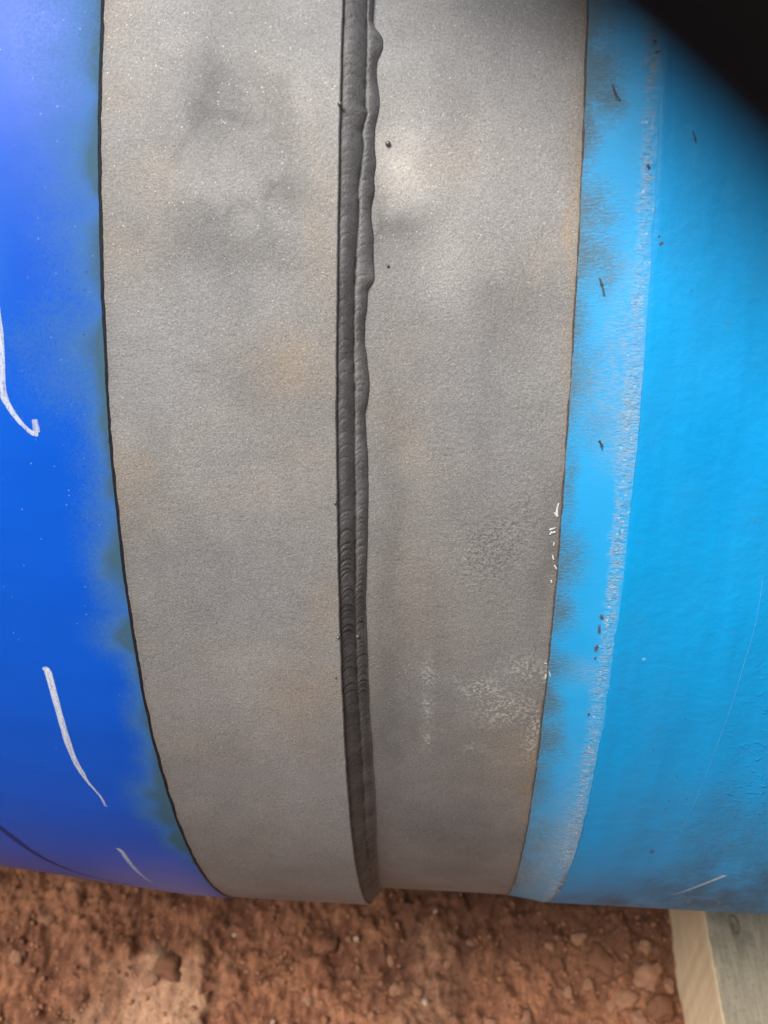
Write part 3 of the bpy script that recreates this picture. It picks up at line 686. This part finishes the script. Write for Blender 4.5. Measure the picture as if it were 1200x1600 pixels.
labels = ['long white marker stroke with a hooked end', None, 'thick white marker stroke thinning downward', None, 'short faint white marker stroke near the bottom']
for i, st in enumerate(STROKES_L):
    ribbon('marker_stroke', st, M_CHALK, dark, r_dark, True, seed=i, px=.00044 if i < 4 else .00055, cover=[(.75, .8), (.6, .75), (1, .7), (.6, .7), (.75, .4)][i], label=labels[i])
ribbon('navy_line', NAVY, M_NAVY, dark, r_dark, True, px=.0009, cover=(.7, .85), soft=True, wob=.05, label='dark navy line curving across the bottom of the dark blue coating')  # soft dark line laid over the coating as a thin film
for i, st in enumerate(STROKES_R):
    ribbon('marker_stroke', st, M_CHALK if i == 0 else M_CHALK2, light, r_light, seed=20 + i, px=.00060, cover=[(.95, .45), (.6, .45), (.35, .3)][i])
ribbon('scratch', SCRATCH, mat_flat('scratch_ridge', (.05, .40, .78), .5, .1), light, r_light, lift=.00020, px=.00034, seed=30, wob=.3, nw=3)
for i, st in enumerate(DARKS):
    onb = st[0][0] < X_E
    Xm = st[0][0]; uu = (Xm - X_D) / (X_E - X_D)
    rr = (R_R + .0004 + (R_E - R_R) * (uu * .75 + .25 * uu * uu)) if onb else r_light
    if len(st) > 1: ribbon('scuff_mark', st, M_RED if i >= 7 else M_SCUFF, bevel if onb else light, (r_bevel if onb else r_light), lift=.0002, px=.00040, seed=40 + i, wob=.5, nw=5)
for i, st in enumerate(SLIV):
    ribbon('film_shred', st, M_SLIVER, steel_r, r_right, lift=.0006, px=.00036, seed=60 + i, wob=.4, nw=5)

def fleck(name, q, mat, parent, rad, seed):
    n = 14; rs = np.random.default_rng(seed)
    k = rs.uniform(.55, 1.15, n); an = np.linspace(0, 2 * np.pi, n, endpoint=False)
    rings = []
    for f, h in ((1, 0), (.6, .00012)):
        X = q[0] + q[2] * f * k * np.cos(an) * .7; t = q[1] + q[3] * f * k * np.sin(an) * .7
        rings.append(cyl(X, t, rad + h))
    c = cyl(np.array([q[0]]), np.array([q[1]]), rad + .00014)
    V = np.concatenate(rings + [np.repeat(c, n, 0)])
    me = raw_mesh(name, V, grid_faces(3, n, True))
    attr(me, 'cover', np.repeat([.12, .75, .8], n))
    return link(name, me, mat, parent)
for i, q in enumerate(REDS):
    onb = q[0] < X_E; uu = (q[0] - X_D) / (X_E - X_D)
    rr = (R_R + .0004 + (R_E - R_R) * (uu * .75 + .25 * uu * uu)) if onb else R_E + .0003
    fleck('rust_fleck', q, M_RED, bevel if onb else light, rr + .0003, 300 + i)

# ------------------------------------------------------------------ ground
GZ = -.768
def axis(lo, hi, step, far):
    c = np.arange(lo, hi + step * .5, step)
    g = np.cumsum(np.minimum(step * 1.25 ** np.arange(1, 60), .011)); g = g[g < .8]
    g2 = g[-1] + np.cumsum(.011 * 1.3 ** np.arange(1, 60)); g = np.concatenate([g, g2[g2 < far]])
    g = np.append(g, far)
    return np.concatenate([(lo - g)[::-1], c, hi + g])
gx = axis(-.62, .42, .0024, 250); gy = axis(-.66, .02, .0024, 250)
GX, GY = np.meshgrid(gx, gy, indexing='ij')
def ground_h(x, y):
    near = np.exp(-(np.maximum(np.hypot(x, y + .3) - 1.5, 0) / 6))
    h = .020 * fbm(x * 4, y * 4, 3, 401)
    h = h + .018 * fbm(x * 26, y * 14, 4, 402, .6) * near + .008 * fbm(x * 75, y * 48, 4, 403, .6) * near
    h = h + .004 * (np.abs(fbm(x * 40, y * 30, 3, 404))) * near + .0035 * (vnoise(x * 150, y * 120, 409) ** 3) * near
    # crusted flat slab with a broken straight right-hand side
    edge = -.303 + (.02 / .105) * (-.341 - y) + .010 * fbm(y * 55, y * 0, 5, 405, .7)
    inside = sstep(edge + .006, edge - .006, x + .006 * fbm(x * 120, y * 120, 3, 498)) * sstep(-.48, -.40, x + .05 * fbm(y * 20, y * 0, 2, 406)) * sstep(-.66, -.58, y + .02 * fbm(x * 30, x * 0, 3, 499)) * sstep(-.34, -.37, y + .035 * fbm(x * 22, x * 0, 3, 407))
    slab = .008 + .0015 * fbm(x * 30, y * 30, 3, 408)
    h = h * (1 - .6 * inside) + slab * inside
    trench = np.exp(-((x - edge - .008) / .010) ** 2) * (.5 + .5 * vnoise(y * 60, y * 0, 9)) * sstep(-.30, -.33, y) * sstep(-.7, -.5, y)
    return h - .002 * trench * sstep(-.66, -.58, y), inside, trench
H, INS, TR = ground_h(GX, GY)
V = np.stack([GX, GY, GZ + H], -1).reshape(-1, 3)
me = raw_mesh('ground', V, grid_faces(len(gx), len(gy)))
attr(me, 'pale', np.clip(INS * (.6 + .9 * fbm(GX * 25, GY * 18, 4, 410)) + .35 * sstep(.1, .5, fbm(GX * 11, GY * 11, 4, 411)) * sstep(.2, -.1, GX), 0, 1))
attr(me, 'damp_and_dimmed', np.clip(sstep(-.1, .28, GX) * sstep(-.47, -.30, GY) * .8 + .3 * TR + 1.3 * sstep(.36, .6, np.hypot(GX * .6, GY + .30)) + .4 * sstep(.1, .6, fbm(GX * 7, GY * 7, 3, 412)) + .5 * sstep(-.004, -.016, H), 0, 1))  # darker hollows; outer ring added dark to cut light bounced onto the pipe
tag(link('ground', me, M_SOIL), 'bare red brown soil under the pipe', kind='structure')

def ground_z(x, y): return GZ + float(ground_h(np.array([x]), np.array([y]))[0][0])

# clods and pebbles one can count
import bmesh
def clod_mesh(i, rough=.32, flat=.7, sub=3):
    bm = bmesh.new(); bmesh.ops.create_icosphere(bm, subdivisions=sub, radius=1)
    rs = random.Random(500 + i); off = [rs.uniform(0, 50) for _ in range(3)]
    dirs = [Vector((rs.gauss(0, 1), rs.gauss(0, 1), rs.gauss(0, 1))).normalized() for _ in range(15)]
    cut = [rs.uniform(.5, .88) for _ in dirs]
    from mathutils import noise as mn
    for v in bm.verts:
        n = v.co.normalized(); r = 1.
        for dd, cc in zip(dirs, cut):
            k = n.dot(dd)
            if k > .05: r = min(r, cc / k)
        r += rough * .7 * mn.noise(n * 1.6 + Vector(off)) + rough * .6 * mn.noise(n * 4.5 + Vector(off)) + rough * .35 * mn.noise(n * 11 + Vector(off))
        v.co = Vector((n.x * r, n.y * r * rs_y[i % 5], n.z * r * flat))
    me = bpy.data.meshes.new('dirt_clod'); bm.to_mesh(me); bm.free()
    return me
rs_y = [1.0, 1.25, .85, 1.4, 1.1]
CL_LABELS = {0: 'large pale clod on the crusted soil patch at lower left', 1: 'smaller lump touching the large pale clod at lower left',
    2: 'pinkish clod just below the light blue coating, midway to the timber', 3: 'tan clod beneath the pinkish one, left of the timber',
    4: 'isolated tan clod close below the pipe near the timber', 5: 'biggest clod in the cluster left of the timber',
    7: 'upright clod leaning against the foot of the timber', 9: 'tan clod at the bottom edge left of the timber',
    8: 'roundish clod below the biggest clod by the timber', 11: 'whiter pebble of the close pair below the bare steel', 12: 'duller pebble of the close pair below the bare steel',
    13: 'round pebble alone low in the middle of the soil', 14: 'pale pebble just right of the dark streak',
    6: 'small tan clod left of the two tan clods, closest to the pinkish one', 10: 'small clod just under the feathered coating edge', 15: 'tiny pebble close under the right bare steel band',
    16: 'small lump left of the biggest clod, nearer the bottom', 17: 'clod to the left of the small lump, below the feathered edge', 18: 'lower of the tiny pebbles below the right bare steel',
    19: 'small clod straight below the weld', 20: 'low reddish clod below the weld, beside the lone round pebble', 21: 'dark reddish clod left of the close pebble pair', 22: 'small reddish clod between the weld and the feathered edge',
    23: 'half buried clod at the bottom edge below the feathered coating', 24: 'tiny pebble at the bottom edge right of the crusted patch', 25: 'clod under the dark blue coating, close to its lower edge', 26: 'leftmost clod on the red soil',
    27: 'small lump low on the left rim of the crusted patch', 28: 'clod at the bottom edge right of the half buried one', 29: 'reddish clod at the bottom edge between the two tan ones', 30: 'shaded reddish clod right below the light blue coating',
    31: 'tiny pebble just right of the crusted patch near the pipe', 32: 'tiny pebble midway down beside the crusted patch', 33: 'small clod below the left bare steel band', 34: 'low lump below the left bare steel band, nearer the bottom', 35: 'tan clod at the bottom edge below the weld'}
for i, (x, y, r) in enumerate(CLODS):
    peb = r < .0055
    mat = M_CL[2] if peb and i in (11, 12, 13, 14, 18, 15, 31, 24) else (M_CL[1] if i % 3 else M_CL[0])
    me = clod_mesh(i, .12 if peb else .34, .8)
    o = link('pebble' if peb else 'dirt_clod', me, mat)
    o.scale = (r, r, r)
    o.rotation_euler = (random.uniform(-.3, .3), random.uniform(-.3, .3), random.uniform(0, 6.28))
    o.location = (x, y, ground_z(x, y) + r * .08)
    if i in CL_LABELS: lab = CL_LABELS[i]
    else: lab = 'small pale pebble lying loose on the red soil' if peb else 'small reddish clod lying loose on the red soil'
    tag(o, lab, 'pebble' if peb else 'clod', 'pebbles on the red soil' if peb else 'clods on the red soil')

# crumbs of soil too many to count: one object
tmpl = []
for k in range(5):
    bm = bmesh.new(); bmesh.ops.create_icosphere(bm, subdivisions=1, radius=1)
    for v in bm.verts: v.co *= random.uniform(.65, 1.2)
    bm.verts.ensure_lookup_table()
    tmpl.append((np.array([v.co[:] for v in bm.verts]), np.array([[v.index for v in f.verts] for f in bm.faces]))); bm.free()
VV, FF, n0 = [], [], 0
N = 9500
px_ = RNG.uniform(-.6, .40, N); py_ = RNG.uniform(-.60, -.05, N)
dens = .5 + .5 * fbm(px_ * 9, py_ * 9, 3, 420) + .35 * (px_ > .05)
keep = RNG.uniform(0, 1, N) < dens
px_, py_ = px_[keep], py_[keep]
pz_ = GZ + ground_h(px_, py_)[0]
for i in range(len(px_)):
    r = .0009 + .0040 * RNG.random() ** 4
    tv, tf = tmpl[i % 5]
    a = RNG.uniform(0, 6.28); ca, sa = math.cos(a), math.sin(a)
    q = tv * r * np.array([1, RNG.uniform(.7, 1.3), RNG.uniform(.6, 1)])
    q = np.stack([q[:, 0] * ca - q[:, 1] * sa, q[:, 0] * sa + q[:, 1] * ca, q[:, 2]], -1) + [px_[i], py_[i], pz_[i] + r * .3]
    VV.append(q); FF.append(tf + n0); n0 += len(tv)
me = raw_mesh('soil_crumbs', np.concatenate(VV), np.concatenate(FF))
tag(link('soil_crumbs', me, M_CRUMB), 'fine loose crumbs of red soil scattered over the ground', kind='stuff')

# ------------------------------------------------------------------ timber skid
TX0, TX1, TY0, TY1, TZ0, TZ1 = .3115, .560, -1.12, .85, -.800, -.5912
skid = bpy.data.objects.new('timber_skid', None); COL.objects.link(skid)
skid.location = ((TX0 + TX1) / 2, (TY0 + TY1) / 2, TZ0)
tag(skid, 'timber skid with weathered grey top and cream sawn side, under the light blue pipe', 'timber')
cx, cy = skid.location.x, skid.location.y
def sheet(name, A, B, nu, nv, mat, disp, parent):
    """A(u,v) -> position; real thickness comes from the closed block the faces make"""
    uu, vv = np.meshgrid(np.linspace(0, 1, nu), np.linspace(0, 1, nv), indexing='ij')
    V = A(uu, vv)
    me = raw_mesh(name, V.reshape(-1, 3), grid_faces(nu, nv)); return link(name, me, mat, parent)
def side_edge(y): return .0016 * fbm(y * 14, y * 0, 4, 601) + .0007 * fbm(y * 90, y * 0, 3, 602)
ch = .0025
def prof_top(y):
    return TX0 + side_edge(y)
# top board face incl. rounded arris, three sides around (closed tube of cross-section), split in two meshes by colour
def block_part(name, path, mat):
    ys = np.concatenate([np.linspace(TY0, -.62, 30)[:-1], np.linspace(-.62, -.22, 260)[:-1], np.linspace(-.22, TY1, 60)])
    P = path
    V = []
    for (x, z, e, g) in P:
        xx = x + e * side_edge(ys); zz = z + g * (.0008 * fbm(ys * 12 + x * 50, ys * 0 + x * 300, 3, 603))
        V.append(np.stack([xx - cx, ys - cy, zz - TZ0], -1))
    V = np.stack(V)
    me = raw_mesh(name, V.reshape(-1, 3), grid_faces(len(P), len(ys)))
    return link(name, me, mat, skid)
top_path = [(TX0 + .0006, TZ1 - .0012, 1, 0), (TX0 + .0018, TZ1 - .0003, 1, .3), (TX0 + .004, TZ1, 1, 1)] + [(TX0 + .004 + k * .0045, TZ1 - .0004 * (k % 3 == 1), 0, 1) for k in range(1, 54)] + [(TX1, TZ1 - .002, 0, 0), (TX1, TZ0, 0, 0)]
tp = block_part('top_face', top_path, M_WT)
side_path = [(TX1, TZ0, 0, 0), (TX0, TZ0, 0, 0)] + [(TX0, TZ0 + (TZ1 - .0025 - TZ0) * k / 20, 1, 0) for k in range(1, 21)] + [(TX0 + .0006, TZ1 - .0012, 1, 0)]
sp_ = block_part('sawn_side', side_path, M_WS)
for yy, nm in ((TY0, 'end_face'), (TY1, 'end_face')):
    bm = bmesh.new()
    e = .002
    vs = [bm.verts.new((x - cx, yy - cy, z - TZ0)) for x, z in ((TX0 + float(side_edge(np.array(yy))), TZ0), (TX1, TZ0), (TX1, TZ1 - e), (TX1 - e, TZ1), (TX0 + .004, TZ1), (TX0 + .001, TZ1 - .0015))]
    bm.faces.new(vs if yy == TY0 else vs[::-1])
    me = bpy.data.meshes.new(nm); bm.to_mesh(me); bm.free()
    link(nm, me, M_WS, skid, smooth=False)
# drilled-out knot in the top
def knot(x, y, rx, ry):
    an = np.linspace(0, 2 * np.pi, 28, endpoint=False)
    rings = []
    for f, h in ((1.35, .0009), (1.1, .0022), (.9, .0020), (.75, .0008), (.0, .0004)):
        k = 1 + .08 * np.sin(3 * an + 1)
        rings.append(np.stack([x + rx * f * k * np.cos(an) - cx, y + ry * f * k * np.sin(an) - cy, np.full(28, TZ1 + h - TZ0)], -1))
    me = raw_mesh('knot', np.concatenate(rings), grid_faces(5, 28, True))
    return link('knot', me, mat_flat('knot_wood', (.17, .145, .105), .8, .4, 260), skid)
knot(.342, -.369, .0045, .011)

# ------------------------------------------------------------------ the gloved hand whose finger covers the corner of the lens
def cam_pt(x, y, d): return CAM + RIGHT * x + UP * y + FWD * d      # metres in the holder's own frame
def tube(bm, pts, rads, seg=20):
    rings = []
    P = [Vector(p) for p in pts]
    up = Vector((.3, .2, 1)).normalized()
    for i, p in enumerate(P):
        tan = (P[min(i + 1, len(P) - 1)] - P[max(i - 1, 0)]).normalized()
        a = tan.cross(up).normalized(); b = tan.cross(a).normalized()
        rings.append([bm.verts.new(p + (a * math.cos(2 * math.pi * k / seg) + b * math.sin(2 * math.pi * k / seg)) * rads[i]) for k in range(seg)])
    for i in range(len(rings) - 1):
        for k in range(seg):
            bm.faces.new((rings[i][k], rings[i][(k + 1) % seg], rings[i + 1][(k + 1) % seg], rings[i + 1][k]))
    bm.faces.new(rings[0][::-1]); bm.faces.new(rings[-1])
def finger(bm, joints, r0, r1):
    pts, rads = [], []
    J = [Vector(j) for j in joints]; n = len(J) - 1
    for i in range(n):
        for k in range(6):
            f = k / 6; p = J[i].lerp(J[i + 1], f); g = (i + f) / n
            r = r0 + (r1 - r0) * g; r *= 1 + .05 * math.cos(2 * math.pi * f)
            pts.append(p); rads.append(r)
    d = (J[-1] - J[-2]).normalized()
    for k in range(7):
        a = k / 6 * math.pi / 2 * .98
        pts.append(J[-1] + d * r1 * math.sin(a)); rads.append(max(r1 * math.cos(a), .0004))
    tube(bm, pts, rads)
bm = bmesh.new()
# the index finger runs diagonally past the upper right corner of the lens
E_ = (.02, .0)
idx = [(.078, -.040, -.012), (.049, -.0160, .012), (.0193, .0002, .0112), (.0020, .0175, .0118)]
finger(bm, idx, .0098, .0082)
finger(bm, [(.088, -.052, -.020), (.070, -.018, .012), (.060, .012, .014), (.048, .030, .008)], .0100, .0085)
finger(bm, [(.094, -.066, -.030), (.088, -.032, .004), (.080, -.002, .008), (.070, .016, .002)], .0096, .0080)
finger(bm, [(.097, -.080, -.040), (.098, -.052, -.010), (.094, -.028, -.004), (.086, -.012, -.008)], .0088, .0072)
finger(bm, [(.070, -.090, -.062), (.045, -.078, -.055), (.020, -.062, -.046)], .0115, .0095)
# palm and wrist
tube(bm, [(.083, -.038, -.014), (.086, -.058, -.030), (.086, -.080, -.048), (.086, -.104, -.066), (.088, -.130, -.086), (.090, -.170, -.116)], [.012, .022, .027, .026, .024, .027])
tube(bm, [(.093, -.055, -.026), (.095, -.080, -.044), (.092, -.110, -.068)], [.014, .020, .020])
me = bpy.data.meshes.new('gloved_hand'); bm.to_mesh(me); bm.free()
for v in me.vertices:
    p = cam_pt(v.co.x, v.co.y, v.co.z); v.co = p - cam_pt(.09, -.17, -.116)
hand = link('gloved_hand', me, M_GLOVE)
hand.location = cam_pt(.09, -.17, -.116)
rm = hand.modifiers.new('skin', 'REMESH'); rm.mode = 'VOXEL'; rm.voxel_size = .0013; rm.use_smooth_shade = True
sm = hand.modifiers.new('smooth', 'SMOOTH'); sm.iterations = 4
tag(hand, 'black gloved finger, blurred, across the upper right corner above the light blue pipe', 'hand')
